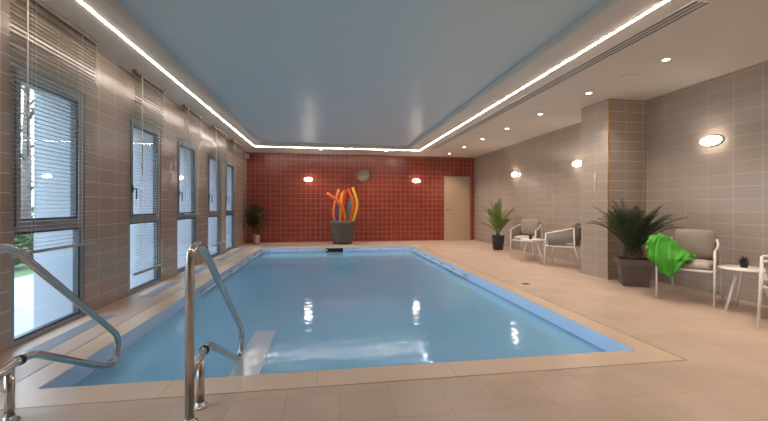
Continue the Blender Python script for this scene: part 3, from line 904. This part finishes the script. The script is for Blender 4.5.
# planter with foam noodles
NPX, NPY = .46, 11.0
P = empty('noodle_planter', (NPX, NPY, 0)); tag(P, 'large dark planter on the far deck holding the coloured foam noodles', 'planter')
f = MB(True)
f.lathe([(0, .03), (.27, .03), (.29, .06), (.345, .56), (.375, .565), (.38, .68), (.35, .69), (.34, .68), (.335, .60), (.27, .08), (0, .08)], (0, 0, 0), 40); f.build('planter_body', 'pot_olive', P)
f = MB(True); f.lathe([(0, 0.001), (.28, .001), (.30, .03), (.0, .03)], (0, 0, 0), 40); f.build('saucer', 'pot_dark', P)
rnn = [  # (base x,y), (mid), (tip), material, label
    ((-.20, .02), (-.27, -.02, .95), (-.11, 0, 1.62), 'noodle_pink', 'salmon foam noodle bowing left at the left side of the planter'),
    ((.20, -.18), (-.04, -.24, 1.12), (-.46, -.20, 1.50), 'noodle_orange', 'orange foam noodle crossing the others and leaning far left'),
    ((-.10, .16), (-.15, .14, 1.05), (.04, .12, 1.58), 'noodle_orange', 'orange foam noodle curving upright left of the red one'),
    ((-.02, -.02), (.0, 0, 1.05), (.09, -.02, 1.60), 'noodle_red', 'straight red foam noodle in the middle of the planter'),
    ((.08, .21), (.19, .19, 1.05), (.30, .19, 1.42), 'noodle_teal', 'teal foam noodle leaning right behind the yellow ones'),
    ((-.20, -.20), (-.17, -.20, .85), (-.17, -.20, 1.16), 'noodle_violet', 'short violet foam noodle low on the left side'),
    ((.18, .02), (.30, .03, 1.15), (.17, .02, 1.64), 'noodle_orange', 'orange foam noodle bowing right next to the outermost yellow one'),
    ((.27, -.10), (.42, -.09, 1.15), (.29, -.07, 1.67), 'noodle_yellow', 'outermost yellow foam noodle bowing right'),
    ((-.12, -.09), (-.06, -.10, 1.1), (-.02, -.12, 1.50), 'noodle_yellow', 'yellow foam noodle leaning between the orange and red ones'),
]
for (b_, m_, t_, mt, lb) in rnn:
    b_ = (b_[0] * .72, b_[1] * .8)
    pts = smoothpath([(b_[0], b_[1], .09), (b_[0] * .8 + m_[0] * .2, b_[1] * .9 + m_[1] * .1, .45), m_, t_], 7)
    pts = [Vector((p.x - b_[0], p.y - b_[1], p.z - .09)) for p in pts]
    f = MB(True); f.tube(pts, .041, 12)
    ob = f.build('pool_noodle', mt, None, loc=(NPX + b_[0], NPY + b_[1], .09))
    tag(ob, lb, 'pool noodle', 'foam noodles in the planter')

# ------------------------------------------------------------------ outside
f = MB(); f.box((-16, -8, -.4), (-5.2, 30, -.15)); tag(struct(f, 'lawn', 'grass'), 'green lawn outside the windows')
f = MB(); f.box((-5.2, -8, -.4), (XL - .085, 30, -.12)); tag(struct(f, 'outdoor_paving', 'paving'), 'pale paving strip outside the windows')
ys = [(-2.2, -1.7)] + [(ALLWIN[i][1], ALLWIN[i + 1][0]) for i in range(7)] + [(WIN[4][1], 11.8)]
for i, (a, b) in enumerate(ys):
    f = MB(); f.box((-2.85, a, -.12), (XL - .086, b, 2.235)); tag(struct(f, 'facade_pier', 'render'), 'pale rendered outer wall pier between the windows')
f = MB(); f.box((-2.85, -2.2, 2.235), (XL - .086, 11.8, 3.3)); tag(struct(f, 'facade_lintel', 'render'), 'pale rendered overhang above the windows outside')
# hedge: many leaf cards with solid volume shape
def blob(f, c, r, n_, rn, size=.12):
    for _ in range(n_):
        v = Vector((rn.gauss(0, 1), rn.gauss(0, 1), rn.gauss(0, 1))).normalized() * (rn.random() ** .33)
        q = Vector(c) + Vector((v.x * r[0], v.y * r[1], v.z * r[2]))
        d0 = Vector((rn.uniform(-1, 1), rn.uniform(-1, 1), rn.uniform(-1, 1))).normalized(); s0 = d0.orthogonal().normalized() * size * .35
        f.add([q, q + d0 * size * .5 + s0, q + d0 * size, q + d0 * size * .5 - s0], [(0, 1, 2, 3)])
rn = random.Random(21)
for k, (x, y, r) in enumerate(((-6.3, 8.2, .6), (-8.4, 9.6, .8), (-6.2, 10.0, .55), (-8.6, 12.2, .9))):
    root = empty('shrub', (x, y, -.15)); tag(root, ['green shrub closest to the nearest window outside', 'larger green shrub farther back on the lawn left of the bare tree', 'small green shrub at the edge of the paving outside', 'largest green shrub at the back of the lawn'][k], 'shrub', 'shrubs on the lawn outside')
    f = MB(); blob(f, (0, 0, r * .75), (r, r, r * .75), 900, rn); f.build('foliage', 'hedge', root)
    f = MB(True)
    for q in range(4):
        a = q * 1.6; f.tube([(0, 0, 0), (cos(a) * .25, sin(a) * .25, r)], [.03, .01], 5)
    f.build('stems', 'wood', root)


def bare_tree(x, y, h, seed, label):
    rn = random.Random(seed); root = empty('bare_tree', (x, y, -.15)); tag(root, label, 'tree', 'bare trees outside')
    f = MB(True); br = MB(True)
    f.tube([(0, 0, 0), (.05, .03, h * .3), (.02, .08, h * .6), (.1, .1, h)], [.13, .10, .06, .015], 8)
    def branch(p, d, L, r, dep):
        q = p + d * L; br.tube([p, p + d * L * .5 + Vector((rn.gauss(0, .03), rn.gauss(0, .03), .02)), q], [r, r * .8, r * .55], 5)
        if dep:
            for _ in range(3):
                d2 = (d + Vector((rn.gauss(0, .5), rn.gauss(0, .5), rn.gauss(.15, .35)))).normalized(); branch(p + d * L * rn.uniform(.45, 1), d2, L * .62, r * .5, dep - 1)
    for k in range(13):
        z = h * (.25 + .7 * k / 13); a = k * 2.4; branch(Vector((.05, .06, z)), Vector((cos(a), sin(a), .7)).normalized(), (h - z) * .42 + .5, .035, 3)
    f.build('trunk', 'wood', root); br.build('branches', 'wood', root)


bare_tree(-7.4, 10.3, 6.5, 1, 'bare grey tree on the lawn seen through the nearest window')
bare_tree(-12.4, 16.6, 7.0, 2, 'bare tree farther back on the lawn outside')
